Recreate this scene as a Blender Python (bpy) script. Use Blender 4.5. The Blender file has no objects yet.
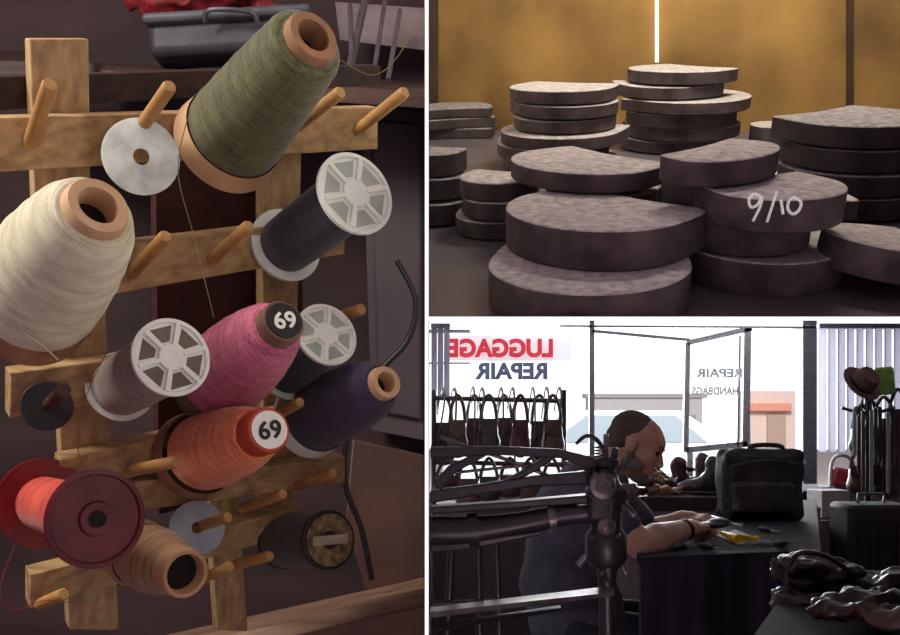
import bpy, bmesh, math, random
from mathutils import Vector, Matrix, Euler, noise as mnoise
random.seed(7)
sc = bpy.context.scene
try:
    sc.view_settings.view_transform='Standard'
except Exception: pass
H=1.3; F=900.0; HZ=420.0
def W(u,v,d): return Vector(((u-450)/F*d, d, H-(v-HZ)/F*d))
def lin(c): return c/12.92 if c<=.04045 else ((c+.055)/1.055)**2.4
def col(h):
    h=h.lstrip('#'); return tuple(lin(int(h[i:i+2],16)/255) for i in (0,2,4))+(1,)
# ---------------- materials
_m={}
def mat(name,c1,c2=None,rough=.6,metal=0,scale=30,stretch=(1,1,1),bump=0.0,emis=0,contrast=(.35,.65),spec=.4,detail=6):
    if name in _m: return _m[name]
    m=bpy.data.materials.new(name); m.use_nodes=True; nt=m.node_tree; N=nt.nodes; L=nt.links
    b=N['Principled BSDF']; b.inputs['Roughness'].default_value=rough; b.inputs['Metallic'].default_value=metal
    b.inputs['Specular IOR Level'].default_value=spec
    c1=col(c1); c2=col(c2) if c2 else c1
    tc=N.new('ShaderNodeTexCoord'); mp=N.new('ShaderNodeMapping'); mp.inputs['Scale'].default_value=stretch
    nz=N.new('ShaderNodeTexNoise'); nz.inputs['Scale'].default_value=scale; nz.inputs['Detail'].default_value=detail
    L.new(tc.outputs['Object'],mp.inputs[0]); L.new(mp.outputs[0],nz.inputs['Vector'])
    rp=N.new('ShaderNodeValToRGB'); rp.color_ramp.elements[0].position=contrast[0]; rp.color_ramp.elements[1].position=contrast[1]
    rp.color_ramp.elements[0].color=c1; rp.color_ramp.elements[1].color=c2
    L.new(nz.outputs['Fac'],rp.inputs[0]); L.new(rp.outputs[0],b.inputs['Base Color'])
    if bump:
        bp=N.new('ShaderNodeBump'); bp.inputs['Strength'].default_value=bump; bp.inputs['Distance'].default_value=.002
        L.new(nz.outputs['Fac'],bp.inputs['Height']); L.new(bp.outputs[0],b.inputs['Normal'])
    if emis:
        L.new(rp.outputs[0],b.inputs['Emission Color']); b.inputs['Emission Strength'].default_value=emis
    _m[name]=m; return m
def translucent(name,c,f=.6):
    m=bpy.data.materials.new(name); m.use_nodes=True; nt=m.node_tree; N=nt.nodes; L=nt.links
    d=N.new('ShaderNodeBsdfDiffuse'); t=N.new('ShaderNodeBsdfTranslucent'); x=N.new('ShaderNodeMixShader')
    d.inputs[0].default_value=col(c); t.inputs[0].default_value=col(c); x.inputs[0].default_value=f
    L.new(d.outputs[0],x.inputs[1]); L.new(t.outputs[0],x.inputs[2]); L.new(x.outputs[0],N['Material Output'].inputs[0]); return m
def thread(name,c1,c2,k=1500,m_=12,rough=.7,bump=.5):
    if name in _m: return _m[name]
    m=bpy.data.materials.new(name); m.use_nodes=True; nt=m.node_tree; N=nt.nodes; L=nt.links
    b=N['Principled BSDF']; b.inputs['Roughness'].default_value=rough
    b.inputs['Sheen Weight'].default_value=.2
    tc=N.new('ShaderNodeTexCoord'); sp=N.new('ShaderNodeSeparateXYZ'); L.new(tc.outputs['Object'],sp.inputs[0])
    def mth(op,a,bb=None):
        n=N.new('ShaderNodeMath'); n.operation=op
        for i,x in enumerate((a,bb)):
            if x is None: continue
            if isinstance(x,(int,float)): n.inputs[i].default_value=x
            else: L.new(x,n.inputs[i])
        return n.outputs[0]
    def noise(s,det=6,st=None):
        n=N.new('ShaderNodeTexNoise'); n.inputs['Scale'].default_value=s; n.inputs['Detail'].default_value=det
        if st:
            mp=N.new('ShaderNodeMapping'); mp.inputs['Scale'].default_value=st; L.new(tc.outputs['Object'],mp.inputs[0]); L.new(mp.outputs[0],n.inputs['Vector'])
        else: L.new(tc.outputs['Object'],n.inputs['Vector'])
        return n.outputs['Fac']
    ang=mth('ARCTAN2',sp.outputs[1],sp.outputs[0]); am=mth('MULTIPLY',ang,m_)
    wob=mth('MULTIPLY',noise(70),9.0)
    za=mth('ADD',mth('MULTIPLY',sp.outputs[2],k),wob)
    s1=mth('SINE',mth('ADD',za,am)); s2=mth('SINE',mth('SUBTRACT',za,am))
    fine=mth('SINE',mth('ADD',mth('ADD',mth('MULTIPLY',sp.outputs[2],4200.0),mth('MULTIPLY',ang,3)),mth('MULTIPLY',wob,.5)))
    mx=mth('MAXIMUM',s1,s2)
    tot=mth('ADD',mth('MULTIPLY',mx,.10 if m_ else .02),mth('MULTIPLY',fine,.10))
    tot=mth('ADD',tot,mth('MULTIPLY',noise(35,8,(1,1,4)),.95)); tot=mth('ADD',tot,mth('MULTIPLY',noise(700,2,(1,1,3)),.4))
    rp=N.new('ShaderNodeValToRGB'); rp.color_ramp.elements[0].position=.38; rp.color_ramp.elements[1].position=1.0
    rp.color_ramp.elements[0].color=col(c1); rp.color_ramp.elements[1].color=col(c2)
    L.new(tot,rp.inputs[0]); L.new(rp.outputs[0],b.inputs['Base Color'])
    bp=N.new('ShaderNodeBump'); bp.inputs['Strength'].default_value=bump; bp.inputs['Distance'].default_value=.0013
    L.new(tot,bp.inputs['Height']); L.new(bp.outputs[0],b.inputs['Normal'])
    _m[name]=m; return m
# ---------------- geometry
def merge(*gs):
    V=[];Fc=[]
    for g in gs:
        o=len(V); V+= [Vector(v) for v in g[0]]; Fc+=[tuple(i+o for i in f) for f in g[1]]
    return V,Fc
def xf(g,M): return [M@Vector(v) for v in g[0]],g[1]
def box(c,s,R=None):
    c=Vector(c); x,y,z=[a/2 for a in s]
    V=[Vector((i*x,j*y,k*z)) for i in(-1,1) for j in(-1,1) for k in(-1,1)]
    if R is not None: V=[R@v for v in V]
    V=[v+c for v in V]
    return V,[(0,1,3,2),(4,6,7,5),(0,4,5,1),(2,3,7,6),(0,2,6,4),(1,5,7,3)]
def prism(bot,top):
    n=len(bot); V=[Vector(v) for v in bot]+[Vector(v) for v in top]
    Fc=[tuple(range(n-1,-1,-1)),tuple(range(n,2*n))]+[(i,(i+1)%n,n+(i+1)%n,n+i) for i in range(n)]
    return V,Fc
def lathe(prof,n=48):
    V=[];Fc=[]; rings=[]
    for r,z in prof:
        if abs(r)<1e-7: rings.append([len(V)]); V.append(Vector((0,0,z)))
        else:
            rings.append(list(range(len(V),len(V)+n)))
            V+=[Vector((r*math.cos(2*math.pi*i/n),r*math.sin(2*math.pi*i/n),z)) for i in range(n)]
    for a,b in zip(rings[:-1],rings[1:]):
        if len(a)==1 and len(b)==1: continue
        for i in range(n):
            j=(i+1)%n
            if len(a)==1: Fc.append((a[0],b[j],b[i]))
            elif len(b)==1: Fc.append((a[i],a[j],b[0]))
            else: Fc.append((a[i],a[j],b[j],b[i]))
    return V,Fc
def tube(pts,r,n=10,flat=1.0):
    pts=[Vector(p) for p in pts]; k=len(pts)
    rs=r if isinstance(r,(list,tuple)) else [r]*k
    V=[];Fc=[]; prev=None
    for i,p in enumerate(pts):
        t=(pts[min(i+1,k-1)]-pts[max(i-1,0)]).normalized()
        if prev is None:
            a=Vector((0,0,1)) if abs(t.z)<.9 else Vector((0,1,0))
            x=a.cross(t).normalized()
        else:
            x=(prev-t*prev.dot(t)).normalized()
        prev=x; y=t.cross(x)
        for j in range(n):
            an=2*math.pi*j/n; V.append(p+(x*math.cos(an)*flat+y*math.sin(an))*rs[i])
    for i in range(k-1):
        for j in range(n):
            a=i*n+j;b=i*n+(j+1)%n; Fc.append((a,b,b+n,a+n))
    Fc.append(tuple(range(n-1,-1,-1))); Fc.append(tuple(range((k-1)*n,k*n)))
    return V,Fc
def sphere(c,r,R=None,nu=20,nv=12):
    if isinstance(r,(int,float)): r=(r,r,r)
    prof=[(math.sin(math.pi*i/nv),-math.cos(math.pi*i/nv)) for i in range(nv+1)]
    prof[0]=(0,-1);prof[-1]=(0,1)
    V,Fc=lathe(prof,nu)
    V=[Vector((v.x*r[0],v.y*r[1],v.z*r[2])) for v in V]
    if R is not None: V=[R@v for v in V]
    return [v+Vector(c) for v in V],Fc
def smoothpath(pts,sub=6):
    pts=[Vector(p) for p in pts]; out=[]
    for i in range(len(pts)-1):
        p0=pts[max(i-1,0)];p1=pts[i];p2=pts[i+1];p3=pts[min(i+2,len(pts)-1)]
        for s in range(sub):
            t=s/sub
            out.append(.5*((2*p1)+(p2-p0)*t+(2*p0-5*p1+4*p2-p3)*t*t+(3*p1-p0-3*p2+p3)*t**3))
    out.append(pts[-1]); return out
def capsule(a,b,ra,rb):
    a=Vector(a);b=Vector(b)
    return merge(tube([a,b],[ra,rb],14),sphere(a,ra,nu=14,nv=10),sphere(b,rb,nu=14,nv=10))
def axisM(base,tip,up=Vector((0,0,1))):
    z=(tip-base).normalized(); x=up.cross(z).normalized(); y=z.cross(x)
    M=Matrix((x,y,z)).transposed().to_4x4(); M.translation=base; return M
def text_geo(s,w,h,mirror=False,depth=.001,bold=.012):
    cu=bpy.data.curves.new('txt','FONT'); cu.body=s; cu.size=1; cu.extrude=.01; cu.offset=bold
    o=bpy.data.objects.new('txt',cu); sc.collection.objects.link(o)
    dg=bpy.context.evaluated_depsgraph_get(); me=bpy.data.meshes.new_from_object(o.evaluated_get(dg))
    V=[v.co.copy() for v in me.vertices]; Fc=[tuple(p.vertices) for p in me.polygons]
    bpy.data.objects.remove(o); bpy.data.meshes.remove(me)
    x0=min(v.x for v in V);x1=max(v.x for v in V);y0=min(v.y for v in V);y1=max(v.y for v in V)
    out=[Vector((((v.x-x0)/(x1-x0)-.5)*w*(-1 if mirror else 1),((v.y-y0)/(y1-y0)-.5)*h,(v.z)/.01*depth)) for v in V]
    return out,Fc
def mesh_obj(name,geo,mats,pm=None,parent=None,smooth=True,bevel=0,matidx=None,angle=40,clip=None,mods=None,recalc=True):
    V,Fc=geo; V=[Vector(v) for v in V]
    lo=Vector([min(v[i] for v in V) for i in range(3)]); hi=Vector([max(v[i] for v in V) for i in range(3)])
    o=(lo+hi)/2
    if parent is None: o.z=lo.z
    me=bpy.data.meshes.new(name); me.from_pydata([v-o for v in V],[],Fc)
    if not isinstance(mats,(list,tuple)): mats=[mats]
    for m in mats: me.materials.append(m)
    if matidx: 
        for p,i in zip(me.polygons,matidx): p.material_index=i
    bm=bmesh.new(); bm.from_mesh(me)
    if clip:
        for co,no in clip:
            g=bmesh.ops.bisect_plane(bm,geom=bm.verts[:]+bm.edges[:]+bm.faces[:],plane_co=Vector(co)-o,plane_no=no,clear_inner=True)
            es=[e for e in g['geom_cut'] if isinstance(e,bmesh.types.BMEdge)]
            if es: bmesh.ops.holes_fill(bm,edges=es)
    if recalc: bmesh.ops.recalc_face_normals(bm,faces=bm.faces[:])
    bm.to_mesh(me); bm.free()
    for p in me.polygons: p.use_smooth=smooth
    if smooth: me.set_sharp_from_angle(angle=math.radians(angle))
    ob=bpy.data.objects.new(name,me); sc.collection.objects.link(ob); ob.location=o
    if parent is not None: ob.parent=parent
    if bevel:
        b=ob.modifiers.new('b','BEVEL'); b.width=bevel; b.segments=2; b.limit_method='ANGLE'
    return ob
def tag(o,label,cat,group=None):
    o['label']=label; o['category']=cat
    if group: o['group']=group
def solo(name,label,cat,geo,m,group=None,**k):
    o=mesh_obj(name,geo,m,**k); tag(o,label,cat,group); return o
class Thing:
    def __init__(s,name,label,cat,M,group=None):
        if isinstance(M,Vector): M=Matrix.Translation(M)
        s.M=M; s.Mi=M.inverted(); e=bpy.data.objects.new(name,None); e.empty_display_size=.02
        sc.collection.objects.link(e); e.matrix_world=M; s.e=e; tag(e,label,cat,group)
    def w(s,name,geo,m,label=None,parent=None,**k):
        return s.l(name,xf(geo,s.Mi),m,label,parent,**k)
    def l(s,name,geo,m,label=None,parent=None,**k):
        if parent is not None:
            off=parent.location; geo=([Vector(v)-off for v in geo[0]],geo[1])
        o=mesh_obj(name,geo,m,parent=parent or s.e,**k)
        if label: o['label']=label
        return o
def struct(name,geo,m,**k):
    o=mesh_obj(name,geo,m,**k); o['kind']='structure'; return o
def crumple(g,amp,fr,seed=0):
    V=[v+mnoise.noise_vector(v*fr+Vector((seed,seed*1.3,0)))*amp+mnoise.noise_vector(v*fr*2.7)*amp*.4 for v in g[0]]
    return V,g[1]

# ================= STRUCTURE: white dividers added between the panels
white=mat('white_partition_paint','#f4f4f2','#ffffff',rough=.8)
glow=mat('glowing_edge_trim','#ffffff','#ffffff',rough=.8,emis=1.0)  # emission added so the divider edges look bright white
dirv=Vector(((426.7-450)/F,1,0))
def vpart(d0,d1,z0,z1,m,name,hw=1.8):
    a=W(426.7-hw,420,d0);b=W(426.7+hw,420,d0)
    c=b+dirv*(d1-d0); d=a+dirv*(d1-d0)
    bot=[Vector((p.x,p.y,z0)) for p in (a,b,c,d)]; top=[Vector((p.x,p.y,z1)) for p in (a,b,c,d)]
    return struct(name,prism(bot,top),m,smooth=False)
vpart(.3625,6.6,0.0,2.6,white,'panel_divider')  # added divider, keeps the light of one panel out of the next
vpart(.36,.3624,.9,1.9,glow,'glow_trim_1')
sl=Vector((0,1,(HZ-318.6)/F))
def slab(d0,d1,m,name,hh=1.9):
    q=[]
    for v in (318.6+hh,318.6-hh):
        a=W(428.7,v,d0); b=W(1020,v,d0)
        da=Vector(((428.7-450)/F,1,sl.z)); db=Vector(((1020-450)/F,1,sl.z))
        q.append([a,b,b+db*(d1-d0),a+da*(d1-d0)])
    return struct(name,prism(q[0],q[1]),m,smooth=False)
slab(.3625,6.4,white,'divider_slab'); slab(.36,.3624,glow,'glow_trim_2')  # added divider slab between upper and lower panel, with glowing front edge

# ================= PANEL 1 : thread rack
def rd(u,v): return 1/(1.81-.001*u-.0006*v)
RN=Vector((0,0,0))
def R(u,v,off=0.0): return W(u,v,rd(u,v))+RN*off
_a,_b,_c=R(0,0),R(400,0),R(0,500); RN=(_b-_a).cross(_c-_a).normalized()
if RN.y>0: RN=-RN
struct('wall_workshop',box((-.95,1.3,1.25),(1.84,.03,2.5)),mat('maroon_wall','#2c1f22','#463034',rough=.8,scale=3,stretch=(1,1,4),bump=.2),smooth=False)
struct('wall_side',box((-1.3,.7,1.25),(.03,1.2,2.5)),mat('maroon_wall2','#2c1616','#402224',rough=.9))
wood=mat('pine_wood','#c4a274','#7c5c3c',rough=.7,scale=9,stretch=(1.5,14,14),bump=.35,contrast=(.3,.78),detail=9)
woodv=mat('pine_wood_upright','#c0a074','#785a3e',rough=.7,scale=9,stretch=(14,14,1.5),bump=.35,contrast=(.3,.78),detail=9)
woodd=mat('dark_stained_wood','#3c2220','#20100f',rough=.6,scale=12,stretch=(2,14,14),bump=.3)
dowel=mat('dowel_wood','#c8995f','#a67a4a',rough=.5,scale=30,stretch=(1,1,3))
rack=Thing('thread_rack','wooden wall rack with slanted dowel pegs for thread','spool rack',R(200,300,-.03))
def strip(u0,v0,u1,v1,w0,w1,th,off=0,vert=False):
    if vert: q=[(u0-w0/2,v0),(u0+w0/2,v0),(u1+w1/2,v1),(u1-w1/2,v1)]
    else: q=[(u0,v0-w0/2),(u1,v1-w1/2),(u1,v1+w1/2),(u0,v0+w0/2)]
    return prism([R(a,b,off) for a,b in q],[R(a,b,off-th) for a,b in q])
for q in [(66,40,72,345,60,54),(84,250,100,640,52,50),(292,118,286,520,40,30),(225,400,240,640,30,30)]:
    rack.w('upright_board',strip(*q,.014,-.016,True),woodv,bevel=.001)
for q in [(-30,146,378,128,56,42),(98,272,345,236,50,36),(10,396,330,345,46,30),(60,478,345,410,36,26),(110,500,345,470,30,26),(30,592,300,520,34,26)]:
    rack.w('slat',strip(*q,.016,0),wood,bevel=.001)
rack.w('backing_board',strip(10,98,400,78,34,20,.02,-.03),woodd)
rack.w('backing_board',strip(180,330,330,320,420,360,.012,-.05),mat('red_brown_backing','#4a2222','#331619',rough=.7,scale=9,stretch=(3,3,12)))
def peg(u0,v0,u1,v1,len_=.055,r=.0046):
    a=R(u0,v0,.0); b=W(u1,v1,a.y-len_)
    rack.w('dowel_peg',tube([a,a.lerp(b,.97),b],[r,r,r*.8],16),dowel)
for p in [(30,144,50,84),(134,138,170,86),(292,130,341,92),(358,130,405,92),(133,272,166,236),(212,259,249,226),(296,487,333,473),(242,508,283,494),(330,320,362,309),(268,420,300,402),(130,470,176,462),(190,530,228,517),(190,585,230,566),(222,568,270,556),(40,604,64,594)]:
    peg(*p)
paper=mat('paper_cone','#9a7050','#7c5238',rough=.7,scale=40)
tan=mat('pale_wood_cone','#cfa982','#b08866',rough=.6,scale=20)
plastic=mat('white_plastic','#eeefe9','#dcded8',rough=.45,scale=10)
plasticd=mat('grey_recess_plastic','#77786f','#5d5c5a',rough=.6)
dark=mat('dark_hollow','#1a0f10','#120a0c',rough=.9)
def cone(name,label,b,t,rb,body,tipr,m,corem,basem=None,lab=None,hole=True,cat='thread cone',hr=.58):
    base=W(*b);tip=W(*t); L=(tip-base).length
    T=Thing(name,label,cat,axisM(base,tip),'cones of sewing thread')
    T.l('cone_base',lathe([(0,0),(rb*.95,0),(rb,L*.012),(rb*.995,L*.03),(rb*.93,body[0][1]*L+.002)],56),basem or corem)
    pp=smoothpath([Vector((r,0,z*L)) for r,z in body],6)
    prof=[(0,body[0][1]*L)]+[(p.x*(1+.007*math.sin(i*2.3)+.005*math.sin(i*5.1)),p.z) for i,p in enumerate(pp)]+[(tipr*.95,body[-1][1]*L+.002)]
    T.l('thread_winding',lathe(prof,72),m,angle=75)
    zt=body[-1][1]*L
    if hole:
        T.l('cone_tip',lathe([(tipr*1.02,zt),(tipr*.98,L*.985),(tipr*.93,L),(tipr*(hr+.05),L),(tipr*hr,L*.97),(tipr*(hr-.05),L*.72)],40),corem)
        T.l('hollow',lathe([(0,L*.88),(tipr*(hr-.01),L*.88)],30),dark)
    else:
        T.l('cone_tip',lathe([(tipr*1.02,zt),(tipr*1.0,L*.985),(tipr*.93,L),(0,L)],40),corem)
    if lab:
        lm,tm,ang=lab
        T.l('size_label',lathe([(0,L+.0012),(tipr*.82,L+.0012),(tipr*.82,L+.0002)],36),lm,label='round paper label printed 69')
        g=text_geo('69',tipr*1.05,tipr*.8,depth=.0004,bold=.02)
        g=xf(g,Matrix.Translation((0,0,L+.0018))@Matrix.Rotation(ang,4,'Z'))
        T.l('label_number',g,tm,smooth=False)
    return T
BLK=mat('black_ink','#17151a'); WHT=mat('white_ink','#e8e6e0')
cone('thread_cone','large cone of olive green thread on tan cone',(224,146,.66),(314,35,.555),.0385,
 [(.0300,.125),(.0345,.145),(.0335,.3),(.0312,.5),(.0285,.7),(.0255,.88),(.0235,.93),(.0182,.945)],.0172,thread('olive_thread','#1c1d0e','#68663a'),paper,tan)
cone('thread_cone','large cone of cream thread on brown cone',(24,310,.60),(99,205,.51),.0415,
 [(.0350,.125),(.0395,.15),(.0398,.3),(.0378,.48),(.0345,.65),(.0300,.82),(.0235,.93),(.0188,.945)],.0185,thread('cream_thread','#aca282','#f4edd2',600,0,bump=.7),tan,paper)
cone('thread_cone','cone of pink thread with number label',(212,386,.725),(284,321,.615),.034,
 [(.028,.10),(.0335,.16),(.0332,.35),(.0312,.52),(.0278,.68),(.0235,.82),(.0185,.9),(.017,.91)],.0155,thread('pink_thread','#7c2c4c','#d8708e'),mat('brown_cone_tip','#5d4036','#7a5848'),mat('olive_base','#6c6246','#564c38'),lab=(BLK,WHT,.12),hole=False)
cone('thread_cone','cone of orange thread with number label',(194,456,.74),(269,430,.63),.0355,
 [(.0265,.12),(.0305,.17),(.0298,.35),(.0278,.52),(.0245,.7),(.0195,.85),(.0165,.87)],.0165,thread('orange_thread','#a83e22','#f5925e'),mat('red_orange_tip','#b84a30','#a03c28'),mat('brown_base','#9a7058','#7d5542'),lab=(WHT,BLK,.1),hole=False)
cone('thread_cone','cone of dark purple thread on white base',(308,420,.795),(387,382,.70),.035,
 [(.027,.12),(.0305,.17),(.030,.4),(.028,.6),(.0245,.8),(.0165,.93),(.0145,.94)],.0135,thread('aubergine_thread','#120b20','#42345a'),tan,plastic)
cone('thread_cone','cone of brown thread on hollow wooden tube',(136,552,.71),(186,574,.65),.027,
 [(.0235,.12),(.0255,.3),(.0245,.5),(.021,.7),(.0182,.8),(.0180,.82)],.0185,thread('tan_thread','#6c4a2c','#a8805a',900,3),mat('pale_brown_tube','#a47a56','#b88e6a'),None,hr=.74)
def flange(r,z,s,th=.003,ribs=6):
    return lathe([(0,z),(r,z),(r,z+s*th),(r*.9,z+s*th*1.2),(r*.87,z+s*th*.5),(r*.36,z+s*th*.5),(r*.33,z+s*th*1.3),(r*.12,z+s*th*1.3),(0,z+s*th*.8)],56)
def ribsgeo(r,z,s,n=6,th=.003):
    g=[]
    for i in range(n):
        a=2*math.pi*i/n+.3
        Rm=Matrix.Rotation(a,3,'Z')
        g.append(box(Rm@Vector((r*.6,0,z+s*th*.8)),(r*.58,r*.09,th*1.0),Rm))
    return merge(*g)
def spool(name,label,b,t,rf,rt,m,fm,rm=None,recess=None,rback=None,group='spools of sewing thread'):
    base=W(*b);tip=W(*t);L=(tip-base).length; rback=rback or rf
    T=Thing(name,label,'thread spool',axisM(base,tip),group)
    T.l('flange',flange(rback,.003,-1),fm)
    T.l('thread_winding',lathe([(0,.003),(rt,.003),(rt*1.02,L*.3),(rt*1.0,L*.7),(rt,L-.003),(0,L-.003)],56),m)
    f=T.l('flange',flange(rf,L-.003,1),fm)
    if rm:
        T.l('rib',ribsgeo(rf,L-.003,1,th=.0035),rm,parent=f,smooth=False)
        wg=[]
        for i in range(6):
            a=2*math.pi*i/6+.3+math.pi/6; pts=[]
            for rr,da in ((.42,.25),(.84,.36),(.84,-.36),(.42,-.25)):
                pts.append((rf*rr*math.cos(a+da),rf*rr*math.sin(a+da)))
            zz=L-.003+.0016
            wg.append(prism([Vector((x,y,zz-.0004)) for x,y in pts],[Vector((x,y,zz)) for x,y in pts]))
        T.l('recess',merge(*wg),recess or plasticd,parent=f,smooth=False)
    return T
spool('thread_spool','navy thread spool with white ribbed plastic flanges',(285,246,.725),(356,193,.635),.0300,.0225,thread('navy_thread','#0a0918','#262644',1500,0),plastic,plastic,mat('pale_recess','#b5bab6','#9a9f9c'))
spool('thread_spool','dark blue thread spool with white plastic flange',(286,372,.765),(327,334,.70),.0255,.0205,thread('navy_thread2','#0e0e20','#2a2a50',1500,0),plastic,plastic,mat('pale_recess','#b5bab6'))
spool('thread_spool','grey thread spool with ribbed silver flange',(120,387,.687),(172,357,.60),.0265,.0225,thread('grey_thread','#4e3f3e','#9a887e',1500,0),plastic,plastic,mat('brown_recess','#77695f','#5c4e46'))
redp=mat('red_plastic','#8a161c','#6c1218',rough=.35); 
T=spool('thread_spool','red thread spool with large dark red flanges',(42,503,.675),(97,519,.60),.0335,.020,thread('red_thread','#9c1f18','#e8553c',1200,0),mat('dark_red_plastic','#4c121e','#661a26',rough=.35),rback=.034)
T.e.children[0].data.materials[0]=redp
L=(W(97,519,.60)-W(42,503,.675)).length
T.l('hollow',lathe([(0,L+.0022),(.0055,L+.0022),(.0055,L)],24),dark)
T=spool('thread_spool','dark brown thread spool with gold foil label',(283,541,.83),(329,540,.765),.0255,.0245,thread('umber_thread','#2b1e1d','#4f3d38',1200,0),mat('dark_flange','#2c2226','#1c1418'))
L=(W(283,541,.83)-W(329,540,.765)).length
T.l('foil_label',lathe([(.008,L+.0022),(.0225,L+.0022),(.0225,L+.001),(.008,L+.001),(.008,L+.0022)],36),mat('gold_foil','#8a7a54','#3c3024',rough=.4,scale=120),label='gold foil maker label ring')
T.l('foil_label',box((0,0,L+.0026),(.034,.008,.0006)),mat('cream_band','#b0a58c','#8a8068'),label='cream printed label band')
def washer(name,label,u,v,d,r,hole,m,tiltto):
    b=W(u,v,d); t=W(*tiltto)
    T=Thing(name,label,'disc',axisM(b,t),'discs on the rack pegs')
    T.l('disc_plate',lathe([(hole,0),(r,0),(r,.0015),(r*.97,.002),(hole,.002),(hole,0)],48),m)
washmat=mat('scuffed_zinc','#e8ece8','#9aa09e',rough=.5,scale=50,contrast=(.4,.8))
washer('metal_washer','scuffed pale zinc disc hanging on dowel peg',141,157,.612,.0255,.0055,washmat,(158,140,.55))
washer('metal_washer','pale blue metal disc on lower peg',197,528,.745,.0225,.005,mat('pale_blue_metal','#b0bbc3','#8f99a6',rough=.5),(215,521,.68))
washer('metal_washer','black rubber disc on dark dowel peg',47,406,.645,.0178,.004,mat('black_rubber','#2b2426','#1c1618'),(62,396,.58))
rack.w('dowel_peg',tube([W(46,407,.655),W(64,390,.60)],.0045,14),mat('dark_dowel','#5a3a2c','#3e241c'))
def strand(name,label,pts,m,r=.0003):
    solo(name,label,'thread',tube(smoothpath([W(*p) for p in pts],6),r,5),m,'loose thread strands')
gm=mat('strand_olive','#6b6a3a'); rm_=mat('strand_red','#a83a30'); wm=mat('strand_cream','#c8bea0')
strand('thread_strand','thin loose olive thread hanging down',[(190,110,.60),(178,170,.60),(195,240,.6),(214,318,.6)],gm)
strand('thread_strand','thin loose cream thread hanging down',[(5,300,.54),(22,330,.55),(42,345,.56),(58,360,.58)],wm,.0005)
strand('thread_strand','thin loose olive thread across slat',[(340,60,.62),(372,75,.65),(395,60,.66),(420,20,.68)],gm)
strand('thread_strand','thin loose red thread curling below spool',[(15,545,.62),(0,590,.62),(15,610,.63),(50,600,.66),(110,612,.68)],rm_)
strand('thread_strand','thin loose grey thread below grey spool',[(110,345,.62),(85,400,.63),(78,450,.64),(96,500,.66)],gm)
ledge=prism([W(95,70,1.0),W(424,92,1.02),W(424,108,1.02),W(95,86,1.0)],[W(95,62,1.25),W(424,82,1.25),W(424,98,1.25),W(95,78,1.25)])
solo('wooden_shelf','dark wooden shelf ledge above the rack','shelf',ledge,mat('shelf_wood','#5a4038','#3a2624',rough=.5,scale=8,stretch=(1,10,10)))
solo('wooden_shelf','scuffed dark bench board behind the rack','shelf',prism([W(-30,60,.95),W(92,63,.97),W(92,95,.97),W(-30,100,.95)],[W(-30,50,1.15),W(92,53,1.17),W(92,90,1.17),W(-30,92,1.15)]),woodd)
cl_=vox_later=None
T=Thing('tool_box','blue grey metal tool box with handle','box',W(230,58,1.15))
T.w('case',box(W(232,42,1.16),(.2,.06,.045),Matrix.Rotation(-.06,3,'Y')),mat('blue_grey_metal','#4a4850','#38363e',rough=.5,metal=.1),bevel=.010)
T.w('lid',box(W(232,24,1.15),(.21,.07,.012),Matrix.Rotation(-.06,3,'Y')),mat('blue_grey_lid','#6c6c76','#54545e',rough=.5,metal=.1),bevel=.005)
T.w('handle',tube(smoothpath([W(205,22,1.11),W(210,10,1.1),W(250,12,1.1),W(258,24,1.11)],5),.003,8),mat('steel','#8a8a8f','#6a6a70',rough=.3,metal=.8))
for i,(a,b) in enumerate([((365,0),(345,90)),((385,0),(372,85)),((400,10),(388,80)),((350,5),(352,70))]):
    solo('metal_rod','thin pale metal rod leaning behind shelf','rod',tube([W(*a,1.12),W(*b,1.05)],.003 if i else .005,8),mat('dull_steel','#5e545c','#4a4048',rough=.5),'leaning metal rods')
solo('window_frame_bar','pale painted bar above the shelf','bar',prism([W(335,2,1.2),W(424,8,1.2),W(424,50,1.2),W(340,40,1.2)],[W(335,2,1.23),W(424,8,1.23),W(424,50,1.23),W(340,40,1.23)]),mat('dim_grey_paint','#8a7a7c','#6f6266'))
T=Thing('metal_cabinet','dull grey metal cabinet beside the rack','cabinet',W(395,470,1.2))
T.w('case',prism([W(362,108,1.2),W(423.5,112,1.2),W(423.5,440,1.2),W(372,430,1.2)],[W(362,108,1.26),W(423.5,112,1.26),W(423.5,440,1.26),W(372,430,1.26)]),mat('grey_cabinet_paint','#5c4e54','#483c44',rough=.6,scale=3))
T.w('door',prism([W(372,120,1.19),W(421,124,1.19),W(421,420,1.19),W(378,412,1.19)],[W(372,120,1.2),W(421,124,1.2),W(421,420,1.2),W(378,412,1.2)]),mat('grey_cabinet_door','#57494f','#443840',rough=.6,scale=3),bevel=.003)
cabm=mat('black_rubber_cable','#151015',rough=.4)
solo('power_cable','black cable hanging in a loose curve','cable',tube(smoothpath([W(398,262,1.05),W(416,300,1.02),W(408,340,1.0),W(380,372,1.0),W(352,420,1.0),W(345,480,1.0),(W(362,530,1.0)),W(372,580,1.0)],8),.0035,10),cabm)
solo('hanging_hide','worn reddish brown leather sheet hanging','leather',prism([W(352,438,1.1),W(424,455,1.1),W(424,640,1.1),W(380,640,1.08),W(345,520,1.08)],[W(352,438,1.12),W(424,455,1.12),W(424,640,1.12),W(380,640,1.1),W(345,520,1.1)]),mat('oxblood_leather','#5e403a','#432c2a',rough=.5,scale=9),bevel=.003)
solo('workbench','pale worn wooden bench edge','table',prism([W(165,650,.9),W(424,592,.95),W(424,606,.95),W(230,652,.9)],[W(165,635,1.05),W(424,577,1.1),W(424,640,1.1),W(230,655,1.0)]),mat('bench_wood','#a5836e','#735648',rough=.6,scale=7,stretch=(1,8,8)),bevel=.002)
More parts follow.
